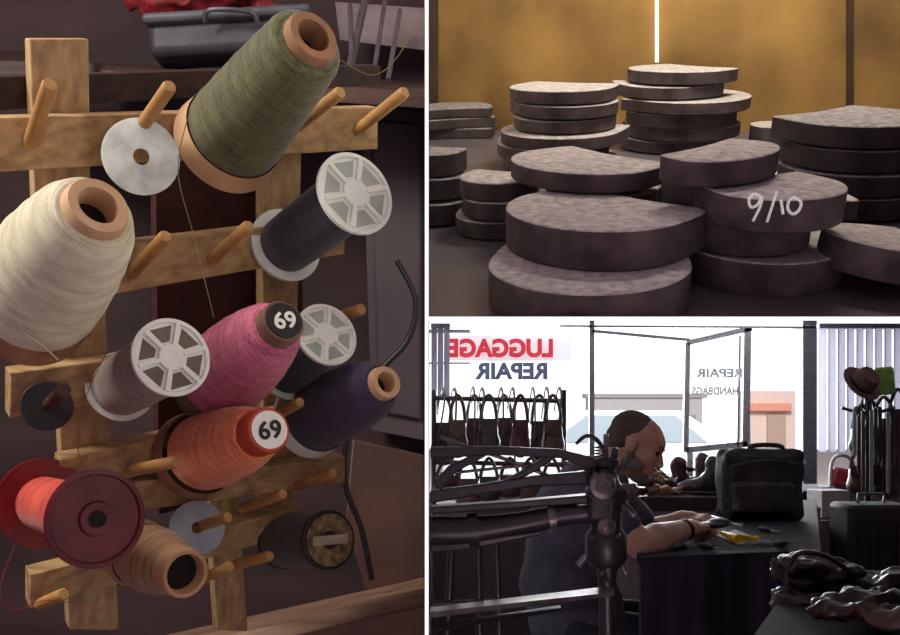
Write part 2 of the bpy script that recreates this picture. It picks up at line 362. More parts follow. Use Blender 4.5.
solo('workbench','dark lower bench top','table',prism([W(225,650,.84),W(424,607,.88),W(424,720,.8),W(225,720,.8)],[W(225,650,.86),W(424,607,.9),W(424,720,.82),W(225,720,.82)]),mat('dark_bench','#8a6a5c','#5a4440',rough=.6,scale=10))

# ================= PANEL 2 : rubber heel stacks
n2=Vector((-.03,-.489,1)).normalized(); HT=.149; CAM=Vector((0,0,H))
def Tb(u,v,h=0.0):
    d=Vector(((u-450)/F,1,(HZ-v)/F)); t=-(HT-h)/n2.dot(d); return CAM+d*t
X2=Vector((1,0,0)); X2=(X2-n2*X2.dot(n2)).normalized(); Y2=n2.cross(X2)
B2=Matrix((X2,Y2,n2)).transposed().to_4x4()
tabm=mat('grey_sheet_metal','#565056','#7c767c',rough=.42,metal=.2,scale=9,contrast=(.2,.8))
q=[Tb(429,316.4),Tb(975,316.4),Tb(975,128),Tb(429,128)]
tb=solo('metal_table','smooth grey sheet metal work table','table',prism([p-n2*.0003 for p in q],q),tabm,smooth=False)
e0=Tb(428.9,131); e1=Tb(975,131); Nw=(e1-e0).cross(n2).normalized()
if Nw.y>0: Nw=-Nw
ply=mat('yellow_plywood','#b28a4c','#5e4426',rough=.75,scale=9,stretch=(1.5,1.5,1),bump=.3,contrast=(.25,.8),detail=14)
struct('wall_plywood',prism([e0,e1,e1-Nw*.01,e0-Nw*.01],[p+n2*.5 for p in (e0,e1,e1-Nw*.01,e0-Nw*.01)]),ply,smooth=False)
def wallpt(u,v,off=.0006):
    d=Vector(((u-450)/F,1,(HZ-v)/F)); p0=e0+Nw*off; return CAM+d*((p0-CAM).dot(Nw)/d.dot(Nw))
def wstrip(name,u0,u1,v0,v1,m,th=.003):
    q=[wallpt(u0,v1),wallpt(u1,v1),wallpt(u1,v0),wallpt(u0,v0)]
    return struct(name,prism(q,[p+Nw*th for p in q]),m,smooth=False)
wstrip('light_gap_strip',655,658.5,-30,62,mat('glowing_gap','#fff6e0','#ffffff',emis=1.2))  # glowing strip on the wall stands in for light through a gap
wstrip('trim_4',846,853,-30,130,mat('dark_seam','#4a3626','#3a2a1e'))
wstrip('trim_5',429.5,438,-30,130,mat('dark_seam'  ,'#33241c'))
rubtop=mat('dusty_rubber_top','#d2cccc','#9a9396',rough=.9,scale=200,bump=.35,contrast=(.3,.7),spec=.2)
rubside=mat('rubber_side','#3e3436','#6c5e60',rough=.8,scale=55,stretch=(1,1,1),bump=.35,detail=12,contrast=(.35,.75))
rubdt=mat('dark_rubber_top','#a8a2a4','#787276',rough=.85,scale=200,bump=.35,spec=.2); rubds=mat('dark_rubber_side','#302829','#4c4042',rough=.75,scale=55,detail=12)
PI=math.pi
SLABCLIP=(CAM,Vector((0,-(HZ-316.5)/F,1)).normalized())
def heel3(c,r,th,rot,ln=.95,darkm=False,clip=False,label=None,rnd=False,tilt=None):
    n=40; out=[]
    if rnd:
        out=[(r*math.cos(2*PI*i/64),r*math.sin(2*PI*i/64)) for i in range(64)]
    else:
        for i in range(n+1):
            a=PI*i/n; out.append((r*math.cos(a),r*ln*math.sin(a)))
        out+= [(-r*.985,-r*.25*ln),(-r*.95,-r*.5*ln),(-r*.9,-r*.72*ln),(-r*.87,-r*.80*ln)]
        for i in range(1,8):
            t=i/8; out.append((-r*.87+1.74*r*t,-r*ln*(.80-.12*math.sin(PI*t))))
        out+= [(r*.87,-r*.80*ln),(r*.9,-r*.72*ln),(r*.95,-r*.5*ln),(r*.985,-r*.25*ln)]
    ph=random.uniform(0,6)
    out=[(x*(1+.006*math.sin(3*math.atan2(y,x)+ph)+.004*math.sin(7*math.atan2(y,x)+ph)),y*(1+.006*math.sin(3*math.atan2(y,x)+ph))) for x,y in out]
    k=len(out); e=.0006
    V=[];Fc=[];mi=[]
    for s,z in [(1-e/r,-th),(1.0,-th+e),(1.0,-e),(1-e/r,0)]: V+=[Vector((x*s,y*s,z)) for x,y in out]
    for a in range(3):
        for j in range(k):
            Fc.append((a*k+j,a*k+(j+1)%k,(a+1)*k+(j+1)%k,(a+1)*k+j)); mi.append(1 if a<2 else 0)
    Fc.append(tuple(3*k+j for j in range(k))); mi.append(0)
    Fc.append(tuple(k-1-j for j in range(k))); mi.append(1)
    tiltm=Matrix.Rotation(random.uniform(-.018,.018) if tilt is None else tilt,4,'X')
    M=Matrix.Translation(c)@B2@Matrix.Rotation(rot,4,'Z')@tiltm
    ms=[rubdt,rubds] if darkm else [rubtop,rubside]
    cl=[SLABCLIP]
    if clip:
        nn=Vector((1,(450-429.2)/F,0)).normalized(); cl.append((CAM,nn))
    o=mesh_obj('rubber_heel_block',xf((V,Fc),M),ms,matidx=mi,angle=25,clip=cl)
    tag(o,label or 'thick dusty grey rubber heel block in a stack','rubber heel','stacked rubber heel blocks')
    return o,M,r
def heel(u,v,wpx,h,th,rot,ln=.95,darkm=False,clip=False,label=None,rnd=False,tilt=None):
    c=Tb(u,v,h); return heel3(c,wpx/F*c.y/2,th,rot,ln,darkm,clip,label,rnd,tilt)
def stk(u,v,wpx,th,specs,ln=.95,darkm=False,clip=False,label=None):
    n=len(specs); c0=Tb(u,v,n*th); r=wpx/F*c0.y/2
    for i,(dx,dy,s,rot,rnd) in enumerate(specs):
        heel3(c0-n2*(i*th)+X2*(dx/1000)+Y2*(dy/1000),r*s,th*random.uniform(.86,.95),rot,ln,darkm,clip,label,rnd)
stk(562,86,105,.0112,[(0,0,1,PI-.5,0),(5,-2,.98,PI+.4,0),(3,1,.99,PI-.2,0),(0,-3,1.18,PI-.6,0),(-6,6,1.1,PI,0),(0,0,1.1,PI,0)])
stk(678,68,101,.0118,[(0,0,1,PI-.9,0),(-5,1,1.04,PI+.3,0),(12,-2,1.24,PI+.9,0),(5,-6,1.08,PI-.2,0),(9,-2,1.12,PI+.2,0),(2,2,1.05,PI,0)])
heel(772,124,46,.016,.0155,1.2,.9,label='small grey rubber heel block standing alone')
stk(846,94,88,.0100,[(0,0,1,PI+.2,0),(10,3,1,PI,0)],.9,True,label='dark rubber heel block at back of table')
stk(453,106,78,.010,[(0,0,1,.1,0),(3,-2,.98,.2,0),(1,0,1.05,0,0)],.8,True,True,'dark thin rubber sheet piece in a stack')
stk(434,150,58,.0155,[(0,0,1,PI-.5,0),(2,-3,1.05,PI,0),(0,-5,1.15,PI-.3,0)],.95,True,True,'dark rubber heel block at edge of table')
stk(498,176,78,.0120,[(0,0,1,PI-.4,0),(2,-2,1,PI+.2,0),(-2,1,1.04,PI-.1,0)],.95)
heel3(Tb(582,160,.052),.047,.0105,PI-.95,.8,label='broad dusty rubber heel block with rounded end')
stk(602,186,112,.0185,[(0,0,1,PI,0),(2,0,1.0,PI,0)],.9)
heel(660,180,56,.022,.0110,.4,.9); heel(672,205,70,.010,.0098,.4,.9)
heel(588,262,200,.0200,.0196,PI-.25,1.0)
heel(597,208,192,.0402,.0198,PI-.85,.9,label='large dusty rubber heel block on top of another')
heel(762,240,160,.0180,.0176,PI+.3,.95,rnd=True)
heel(746,210,128,.0350,.0165,PI-.2,.95)
o,Mg,rg=heel(775,185,137,.0520,.0160,PI+.25,.97,label='rubber heel block with chalk size mark',tilt=0)
heel(806,196,88,.026,.0120,.2,.9)
heel(726,150,141,.0660,.0125,PI+.75,.62,label='thin rubber heel block lying across a stack')
heel(706,172,84,.0525,.0160,PI,.9); heel(702,185,84,.036,.0175,PI,.9)
stk(858,116,142,.0152,[(0,0,1,PI+.55,0),(3,1,1.0,PI+.1,0),(2,-1,1.02,PI-.3,0),(7,0,1.03,PI+.3,0)],.95,True,label='dark rubber heel block on tall stack')
heel(892,238,134,.024,.0165,PI-1.3,1.0,label='single textured rubber heel block leaning on table',tilt=.14)
heel(812,166,66,.020,.0115,.5,.9); heel(800,176,70,.010,.0095,.2,.9)
def sidept(u,v):
    d=Vector(((u-450)/F,1,(HZ-v)/F)); Mi=Mg.inverted(); o_=Mi@CAM; dd=Mi.to_3x3()@d
    sy=.97; a=dd.x**2+(dd.y/sy)**2;b=2*(o_.x*dd.x+o_.y*dd.y/sy**2);c=o_.x**2+(o_.y/sy)**2-(rg*1.008)**2
    t=(-b-math.sqrt(max(b*b-4*a*c,0)))/(2*a); return Mg@(o_+dd*t)
chalk=mat('white_chalk','#ffffff',emis=.15)
def chk(pts):
    sp_=smoothpath([Vector((a,b,0)) for a,b in pts],4) if len(pts)>2 else [Vector((a,b,0)) for a,b in pts]
    return tube([sidept(p.x,p.y) for p in sp_],.0007,6)
nine=[(761,197),(754,194),(749,200),(751,207),(757,205),(762,197),(760,207),(753,221)]
sl_=[(777,191),(767,222)]; one=[(781,200),(783,214)]
zero=[(795,197),(789,201),(788,209),(793,214),(799,210),(801,202),(794,197)]
gg=merge(chk(nine),chk(sl_),chk(one),chk(zero)); gg=([v-o.location for v in gg[0]],gg[1])
cw=mesh_obj('chalk_marking',gg,chalk,parent=o); cw['label']='white chalk writing 9/10'
# ================= PANEL 3 : shop
fl=mat('shop_floor','#3c2f36','#4a3e46',rough=.5,scale=3)
struct('floor',box((1.5,4.2,-.02),(6.5,8,.04)),fl,smooth=False)
dw=mat('dark_shop_wall','#4a3c46','#584a54',rough=.8)
WD=6.2
struct('wall_back',box((1.6,WD+.05,.4),(4.2,.1,.8)),dw,smooth=False)
wr4=[W(1010,420,.37),W(1016,420,.37),Vector((4.1,6.4,H)),Vector((4.0,6.4,H))]
struct('wall_right',prism([Vector((p.x,p.y,0)) for p in wr4],[Vector((p.x,p.y,2.4)) for p in wr4]),dw,smooth=False)
frame=mat('grey_window_frame','#5a5660','#4a4650',rough=.5); framel=mat('light_window_frame','#8d8a90','#7a767e',rough=.5)
def wbar(u0,v0,u1,v1,wpx,d=WD,th=.04):
    a=W(u0,v0,d);b=W(u1,v1,d); ax=(b-a).normalized(); pr=Vector((ax.z,0,-ax.x))*(wpx/F*d/2)
    q=[a-pr,a+pr,b+pr,b-pr]
    return prism(q,[p+Vector((0,th,0)) for p in q])
struct('window_1',merge(wbar(592,318,592,495,5),wbar(429,331,470,331,3),wbar(592,331,690,340,3),wbar(560,326,900,328,2)),frame,smooth=False)
struct('window_2',merge(wbar(806,318,806,520,6),wbar(813,318,813,560,8),wbar(429,363,470,363,1.5)),frame,smooth=False)
struct('window_3',merge(wbar(687,343,752,328,5,6.0),wbar(688,343,686,452,5,6.0),wbar(748,328,746,447,7,6.0),wbar(740,336,738,447,2,6.0),wbar(686,450,748,444,6,6.0)),framel,smooth=False)
struct('door_1',merge(wbar(690,452,690,490,6,6.1),wbar(686,470,806,462,4,6.1),wbar(748,360,750,490,2.5,6.15)),framel,smooth=False)
def lettering(s,u,v,w,h,m,label,d=6.1,bold=.03):
    k=d/F; g=text_geo(s,w*k,h*k,mirror=True,depth=.002,bold=bold)
    g=xf(g,Matrix.Translation(W(u,v,d))@Matrix.Rotation(math.pi/2,4,'X'))
    solo('window_lettering',label,'sign',g,m,'painted window lettering',smooth=False)
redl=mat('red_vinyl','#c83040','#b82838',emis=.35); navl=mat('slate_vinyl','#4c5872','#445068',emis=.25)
lettering('LUGGAGE',500,348,106,19,redl,'red LUGGAGE lettering on window glass read from inside',bold=.045)
lettering('REPAIR',511,371,73,17,navl,'slate blue REPAIR lettering on window glass',bold=.045)
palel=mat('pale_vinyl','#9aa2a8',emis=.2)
lettering('REPAIR',719,373,46,9,palel,'faded grey lettering on open window pane',5.98)
lettering('HANDBAGS',715,391,46,8,palel,'faded grey lettering on open window pane',5.98)
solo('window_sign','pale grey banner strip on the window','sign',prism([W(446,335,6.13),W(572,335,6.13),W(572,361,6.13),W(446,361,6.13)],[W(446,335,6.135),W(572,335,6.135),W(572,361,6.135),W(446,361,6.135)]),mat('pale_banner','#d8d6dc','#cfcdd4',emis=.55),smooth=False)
def blinds(label,u0,u1,v0,v1,n,d,m,rot=.5):
    T=Thing('vertical_blinds',label,'blinds',W((u0+u1)/2,v1,d))
    T.w('head_rail',box(W((u0+u1)/2,v0,d),((u1-u0)/F*d,.05,.03)),frame)
    for i in range(n):
        u=u0+(i+.5)*(u1-u0)/n; a=W(u,v0,d);b=W(u,v1,d)
        T.w('blind_slat',box((a+b)/2,((u1-u0)/n/F*d*.97,.004,(a-b).length),Matrix.Rotation(rot,3,'Z')),m)
blinds('grey vertical window blinds',431,450,326,400,3,5.9,translucent('grey_blind','#9c98a4',.7))
blinds('pale grey vertical window blinds',818,930,326,452,12,5.9,translucent('pale_grey_blind','#b4b4be',.85),.35)
stree=mat('sunlit_street','#b8b4ae','#aaa6a2',rough=.9)
solo('street','pale sunlit street outside the window','street',box((4,24,-.06),(40,34,.04)),stree)
T=Thing('car','pale parked car seen through the window','car',Vector((2.0,12,0)))
cg=[(-2.1,.35),(-2.1,.75),(-1.6,.95),(-.9,1.0),(-.35,1.42),(.9,1.42),(1.5,1.0),(2.1,.9),(2.15,.35)]
T.l('car_body',prism([Vector((x,-.8,z)) for x,z in cg],[Vector((x,.8,z)) for x,z in cg]),mat('silver_paint','#9aa0a4','#8a9094',rough=.3,metal=.1),bevel=.05)
T.l('car_window',prism([Vector((x,-.81,z)) for x,z in [(-.75,1.02),(-.3,1.36),(.8,1.36),(1.2,1.02)]],[Vector((x,-.79,z)) for x,z in [(-.75,1.02),(-.3,1.36),(.8,1.36),(1.2,1.02)]]),mat('car_glass','#5a6268',rough=.2))
for x in(-1.3,1.35): T.l('wheel',xf(lathe([(0,-.1),(.3,-.1),(.32,0),(.3,.1),(0,.1)],28),Matrix.Translation((x,-.78,.32))@Matrix.Rotation(math.pi/2,4,'X')),mat('tyre','#4a4a50'))
T=Thing('shop_building','hazy pale building with orange awning across street','building',Vector((8.75,24,0)))
T.l('facade',box((0,1,1.05),(1.5,.5,2.1)),mat('pale_facade','#f0dcd2','#e8d2c6'))
T.l('awning',box((-.1,.5,1.65),(1.1,.5,.2)),mat('orange_awning','#f0a890','#e49880'))
T.l('shop_door',box((.2,.7,.8),(.5,.1,1.3)),mat('brown_door','#c0a898'))
T=Thing('shop_building','hazy low grey building across street','building',Vector((5.8,26,0)))
T.l('facade',box((0,1,1.0),(3.4,.5,2.0)),mat('pale_facade_grey','#d0ced0','#c4c2c6'))
T.l('shop_window',merge(*[box((x,.74,1.0),(.6,.05,.9)) for x in(-1.2,-.4,.4,1.2)]),mat('hazy_glass','#a0a5ac'))
T.l('roof_edge',box((0,.9,2.02),(3.6,.7,.12)),mat('roof_edge','#b0aeb2'))
# table
ZT=.88
def tp(u,v,z=ZT): return W(u,v,(H-z)*F/(v-HZ))
cloth=mat('dark_bench_cloth','#29242e','#38323e',rough=.8,scale=6,spec=.25)
tq=[tp(640,557),tp(822,550),tp(816,500),tp(596,497)]
T=Thing('work_table','work table covered in dark cloth','table',Vector((1.0,3.3,0)))
T.w('table_top',prism([p-Vector((0,0,.03)) for p in tq],tq),cloth,bevel=.004)
def drop(a,b,nm=6):
    n=24
    nrm=(b-a).cross(Vector((0,0,1))).normalized()
    pts=[a.lerp(b,i/n)+nrm*(.012+.014*math.sin(i*1.7)) for i in range(n+1)]
    tops=[a.lerp(b,i/n)+nrm*.006 for i in range(n+1)]
    V=[Vector((p.x,p.y,ZT-.004)) for p in tops]+[Vector((p.x,p.y,.12)) for p in pts]
    return V,[(i,i+1,n+2+i,n+1+i) for i in range(n)]
T.w('table_cloth',drop(tq[0],tq[1]),mat('cloth_drop','#2c2634','#3a3342',rough=.9,scale=5,stretch=(8,8,1)),angle=180)
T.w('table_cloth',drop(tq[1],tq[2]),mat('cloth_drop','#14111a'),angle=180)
for p in tq:
    c=p.lerp((tq[0]+tq[2])/2,.07); T.w('leg',box((c.x,c.y,(ZT-.03)/2),(.06,.06,ZT-.03)),dw)
def vox(geo,size,sm=6,fac=.5):
    me=bpy.data.meshes.new('tmp'); me.from_pydata([tuple(v) for v in geo[0]],[],geo[1])
    o=bpy.data.objects.new('tmp',me); sc.collection.objects.link(o)
    r=o.modifiers.new('r','REMESH'); r.mode='VOXEL'; r.voxel_size=size
    s=o.modifiers.new('s','SMOOTH'); s.iterations=sm; s.factor=fac
    dg=bpy.context.evaluated_depsgraph_get(); m2=bpy.data.meshes.new_from_object(o.evaluated_get(dg))
    V=[v.co.copy() for v in m2.vertices]; Fc=[tuple(p.vertices) for p in m2.polygons]
    bpy.data.objects.remove(o); bpy.data.meshes.remove(me); bpy.data.meshes.remove(m2); return V,Fc
solo('folded_cloth','crumpled red cloth lying on the shelf','cloth',crumple(vox(merge(sphere(W(190,8,1.15),(.06,.03,.018)),sphere(W(232,2,1.15),(.05,.03,.02)),sphere(W(155,0,1.17),(.04,.03,.015)),sphere(W(270,12,1.15),(.03,.02,.012))),.004,3),.012,35),mat('red_cloth','#9a2630','#5f161d',bump=.5),recalc=False,angle=180)
# ---- person
skin=mat('skin','#cf9f8a','#be8a74',rough=.5,scale=20)
pel=W(578,622,3.15); waist=W(568,580,3.15); chest=W(577,525,3.14); uch=W(592,489,3.14); nk=W(612,470,3.13)
hc=W(637,446,3.12)
Fd=Vector((.84,-.34,-.45)).normalized(); Ud=Vector((.45,-.0,.84)); Ud=(Ud-Fd*Ud.dot(Fd)).normalized(); Ld=Ud.cross(Fd)
HM=Matrix((Fd,Ld,Ud)).transposed(); 
def hp(x,y,z): return hc+HM@Vector((x,y,z))
def hs(c,r): return sphere(hp(*c),r,HM)
head=[hs((-.012,0,.026),(.098,.077,.080)),hs((.045,0,.03),(.044,.06,.046)),hs((.036,0,-.03),(.056,.060,.072)),hs((.056,0,-.088),(.028,.036,.022)),
 hs((.015,0,-.068),(.058,.058,.036)),
 capsule(hp(.082,0,.010),hp(.101,0,-.022),.009,.0125),hs((.098,.009,-.028),(.010,.009,.008)),hs((.098,-.009,-.028),(.010,.009,.008)),
 capsule(hp(.081,.012,.024),hp(.066,.045,.024),.009,.008),capsule(hp(.081,-.012,.024),hp(.066,-.045,.024),.009,.008),hs((.086,0,-.056),(.012,.024,.006)),hs((.084,0,-.067),(.012,.022,.006)),
 hs((-.008,.077,-.005),(.019,.010,.032)),hs((-.008,-.077,-.005),(.019,.010,.032)),hs((.056,.038,-.022),(.027,.026,.026)),hs((.056,-.038,-.022),(.027,.026,.026))]
shN=W(586,500,2.95); elN=W(642,545,2.88); wrN=W(687,529,3.06)
shF=W(607,496,3.30); elF=W(655,535,3.42); wrF=W(683,519,3.36)
def hand(wr,dr,up,side):
    dr=dr.normalized(); up=(up-dr*up.dot(dr)).normalized(); s=dr.cross(up).normalized()*side
    g=[capsule(wr,wr+dr*.03,.028,.030)]
    for k,(o,l) in enumerate([(-.03,.072),(-.01,.08),(.01,.075),(.029,.06)]):
        kb=wr+dr*.085+s*o
        g.append(capsule(wr+dr*.01+s*o*.5,kb,.018,.013))
        c1=(dr*.85-up*.45).normalized(); c2=(dr*.35-up*.93).normalized(); c3=(-dr*.2-up*.95).normalized()
        p1=kb+c1*l*.45;p2=p1+c2*l*.32;p3=p2+c3*l*.23
        g+= [capsule(kb,p1,.0105,.0095),capsule(p1,p2,.0095,.0085),capsule(p2,p3,.0085,.0075)]
    t0=wr+dr*.025-s*.03; t1=t0+(dr*.6-s*.5-up*.5).normalized()*.04; t2=t1+(dr*.8+s*.1-up*.5).normalized()*.03
    g+= [capsule(wr+dr*.01-s*.012,t0,.018,.014),capsule(t0,t1,.014,.011),capsule(t1,t2,.011,.009)]
    return g
def arm(sh,el,wr):
    m=el.lerp(wr,.3)
    return [capsule(sh,el,.063,.050),capsule(el,m,.050,.056),capsule(m,wr,.056,.033)]
arms=arm(shN,elN,wrN)+arm(shF,elF,wrF)
arms+=hand(wrN,W(715,520,3.2)-wrN,Vector((-.1,-.5,1)),1)
arms+=hand(wrF,W(716,519,3.26)-wrF,Vector((-.1,-.2,1)),-1)
torso=[sphere(pel,(.15,.18,.12)),capsule(waist,pel,.13,.14),sphere(waist,(.13,.17,.13)),sphere(chest,(.13,.19,.15)),sphere(uch,(.10,.17,.09)),capsule(uch,nk,.08,.064),capsule(nk,hp(-.03,0,-.045),.064,.060),capsule(chest,waist,.13,.13)]
kneeN=Vector((pel.x+.36,3.02,.56));kneeF=Vector((pel.x+.36,3.3,.56)); 
legs=[]
for kn,dy in ((kneeN,-.1),(kneeF,.1)):
    hip=pel+Vector((0,dy,-.03)); an=Vector((kn.x-.03,kn.y,.1))
    legs+=[capsule(hip,kn,.09,.06),capsule(kn,an,.058,.04),capsule(an+Vector((0,0,-.05)),an+Vector((.17,0,-.06)),.042,.035)]
P=Thing('person','bearded seated man in dark t-shirt sewing leather at table','person',Vector((pel.x,pel.y,0)))
P.w('body',vox(merge(*head,*arms,*torso,*legs),.005,4),skin,recalc=False,angle=180)
shirtg=[sphere(pel,(.175,.19,.12)),capsule(waist,pel,.165,.168),sphere(waist,(.17,.195,.15)),sphere(chest,(.180,.215,.180)),sphere(uch,(.130,.195,.115)),capsule(chest,waist,.17,.168),
 capsule(shN,shN.lerp(elN,.6),.082,.074),capsule(shF,shF.lerp(elF,.6),.078,.07),capsule(uch,uch.lerp(nk,.4),.095,.084),sphere(shN,.088),sphere(shF,.082)]
P.w('t_shirt',crumple(vox(merge(*shirtg),.009,8),.010,9),mat('charcoal_cotton','#4a4456','#5c5666',rough=.85,scale=12,bump=.3),recalc=False,angle=180,label='dark charcoal short sleeved t-shirt')
tr=[]
for kn,dy in ((kneeN,-.1),(kneeF,.1)):
    hip=pel+Vector((0,dy,-.03)); an=Vector((kn.x-.03,kn.y,.12)); tr+=[capsule(hip,kn,.105,.072),capsule(kn,an,.07,.055)]
tr.append(sphere(pel-Vector((0,0,.03)),(.17,.19,.11)))
P.w('trousers',vox(merge(*tr),.012,5),mat('dark_denim','#2c2a34','#343240',rough=.8),recalc=False,angle=180)
hair=mat('greying_dark_hair','#40342f','#7c6c62',rough=.9,scale=260,bump=.6,spec=.1)
hg=[hs((-.034,0,.040),(.084,.0805,.0725)),hs((-.055,0,.0),(.062,.074,.062)),hs((-.008,0,.012),(.030,.0795,.04))]
P.w('hair',vox(merge(*hg),.005,2),hair,recalc=False,angle=180)
bg=[hs((.050,0,-.088),(.040,.043,.028)),hs((.026,.044,-.058),(.040,.019,.032)),hs((.026,-.044,-.058),(.040,.019,.032)),hs((.089,0,-.047),(.011,.025,.006)),hs((.0,.064,-.03),(.014,.010,.03)),hs((.0,-.064,-.03),(.014,.010,.03))]
P.w('beard',vox(merge(*bg),.005,2),mat('grey_beard','#6a5850','#94837a',rough=.9,scale=260,bump=.6,spec=.1),recalc=False,angle=180)
for sgn in(1,-1):
    P.w('eye',hs((.077,sgn*.030,.006),.009),mat('eye_dark','#2a201e'))
    P.w('eyebrow',tube([hp(.089,sgn*.014,.029),hp(.084,sgn*.03,.033),hp(.071,sgn*.046,.029)],.003,6),hair)
wa=wrN-(wrN-elN).normalized()*.02
P.w('wrist_watch',xf(lathe([(.035,-.012),(.038,-.008),(.038,.008),(.035,.012)],24),axisM(wa,wrN)),BLK)
T=Thing('work_stool','dark round wooden stool under the seated man','stool',Vector((pel.x,pel.y,0)))
T.l('seat',lathe([(0,.44),(.16,.44),(.17,.46),(.17,.48),(0,.485)],32),woodd)
for a in range(4):
    an=a*math.pi/2+.78; T.l('leg',tube([Vector((.11*math.cos(an),.11*math.sin(an),.45)),Vector((.17*math.cos(an),.17*math.sin(an),0))],.016,10),woodd)
# ---- leather sewing machine
iron=mat('black_cast_iron','#2a2229','#3c333e',rough=.38,metal=.15,scale=25,spec=.6); ironw=mat('worn_iron','#8a7e80','#4c4246',rough=.35,metal=.5,scale=40)
D=1.75
T=Thing('leather_sewing_machine','black cast iron long arm leather patching machine','sewing machine',W(604,640,D))
def wt(name,pts,r,m,n=14,d=D,flat=1.0,**k):
    rr=[a/F*d for a in r] if isinstance(r,(list,tuple)) else r/F*d
    return T.w(name,tube([W(p[0],p[1],p[2] if len(p)>2 else d) for p in pts],rr,n,flat),m,**k)
def wts(name,pts,r,m,n=18,d=D,sub=5):
    P_=smoothpath([W(p[0],p[1],d) for p in pts],sub); rr=smoothpath([Vector((a/F*d,0,0)) for a in r],sub)
    return T.w(name,tube(P_,[x.x for x in rr],n),m,angle=60)
def beam(name,top,bot,m,th=.03,d=D,b=.003):
    ol=top+bot[::-1]
    return T.w(name,prism([W(a,c,d)-Vector((0,th/2,0)) for a,c in ol],[W(a,c,d)+Vector((0,th/2,0)) for a,c in ol]),m,bevel=b)
beam('upper_arm',[(430.5,447),(500,446),(560,449),(596,458)],[(430.5,458),(500,455),(560,458),(596,472)],iron)
beam('upper_arm',[(430.5,490),(480,484),(530,476),(592,470)],[(430.5,503),(480,494),(530,486),(592,484)],iron)
beam('brace',[(433,484),(448,466),(478,452)],[(441,490),(456,472),(486,456)],iron,.02); beam('brace',[(500,482),(526,468),(548,454)],[(508,484),(532,473),(556,457)],iron,.02)
beam('arm_rib',[(430.5,506),(520,500),(588,494)],[(430.5,513),(520,507),(588,502)],iron,.05)
wt('linkage_rod',[(440,437),(505,459),(570,484)],2.0,ironw)
wt('linkage_rod',[(440,474),(520,466),(585,462)],1.6,ironw)
wts('lower_arm',[(430.5,532),(470,531),(520,524),(560,516),(592,512)],[16,15,12,11,12],iron,24)
beam('arm_skirt',[(430.5,538),(480,538),(540,530)],[(430.5,552),(470,548),(540,534)],iron,.04)
wt('collar',[(468,531),(478,530)],[18,18],iron,24); wt('collar',[(548,519),(555,518)],[14,14],ironw,24)
T.w('head_column',xf(lathe([(0,-.09),(.030,-.09),(.040,-.075),(.040,-.03),(.030,-.015),(.030,.03),(.040,.04),(.040,.060),(.026,.074),(.018,.1),(.025,.105),(.025,.118),(.010,.124),(0,.124)],32),Matrix.Translation(W(606,520,D))),iron)
T.w('face_plate',box(W(602,498,D-.04),(.052,.020,.09)),iron,bevel=.008)
T.w('cam_disc',xf(lathe([(0,0),(.024,0),(.026,.004),(.024,.010),(.014,.012),(.012,.018),(0,.018)],28),Matrix.Translation(W(602,486,D-.05))@Matrix.Rotation(math.pi/2,4,'X')),ironw)
T.w('cam_disc',xf(lathe([(0,0),(.016,0),(.018,.004),(.016,.010),(.008,.014),(0,.014)],28),Matrix.Translation(W(606,526,D-.045))@Matrix.Rotation(math.pi/2,4,'X')),ironw)
wt('needle_bar',[(606,470),(606,434)],[3.5,2.5],ironw); wts('thread_lever',[(606,454),(597,440),(586,436),(576,444)],[2.4,2.2,2,1.8],iron,8)
wt('presser_crank',[(585,508),(600,512),(626,506),(634,516)],[4,5,5,4],ironw)
wt('tension_knob',[(620,492),(636,490)],[8,7],ironw,20); wt('tension_knob',[(576,503),(588,503)],[8,9],ironw,20)
wt('bolt',[(590,478),(586,458)],[5,4],ironw); wt('bolt',[(620,474),(626,458)],[4,3],ironw); wt('bolt',[(614,462),(615,448)],[4,3],iron)
wt('needle_plate',[(598,558),(618,558)],[11,11],ironw); wt('lower_post',[(607,560),(607,600),(608,650)],[11,8,10],iron)
wts('shuttle_lever',[(578,566),(592,552),(612,551),(626,574)],[3.5,3.5,3.5,3],ironw)
for k in range(5): T.w('spring',tube([W(600+5*math.cos(a*PI/4),446+k*3+a*.375,D-.02-.008*math.sin(a*PI/4)) for a in range(9)],.0015,6),ironw)
for u,v in((592,538),(619,536),(608,508),(592,496),(602,574),(612,590)):
    T.w('screw',sphere(W(u,v,D-.050),.0045),ironw)
for u0,u1 in((452,446),(478,480),(496,500)): wt('stand_leg',[(u0,540,D+.05),(u1,660,D+.05)],4,iron)
wt('stand_rail',[(432,604,D+.04),(540,600,D+.04)],3,iron)
steel=mat('brushed_steel','#9a9498','#746e74',rough=.3,metal=.7,scale=30)
solo('steel_bar','long flat worn steel bar lying across bench','metal bar',prism([W(430.5,611,1.55),W(612,590,1.7),W(614,596,1.65),W(430.5,618,1.5)],[W(430.5,607,1.55),W(610,586,1.7),W(614,592,1.65),W(430.5,612,1.5)]),steel)
solo('steel_bar','narrow steel bar below the flat bar','metal bar',prism([W(430.5,626,1.5),W(560,607,1.62),W(561,611,1.6),W(430.5,633,1.48)],[W(430.5,624,1.5),W(560,605,1.62),W(561,608,1.6),W(430.5,629,1.48)]),mat('dark_steel','#4a464c','#3a363c',rough=.3,metal=.7))
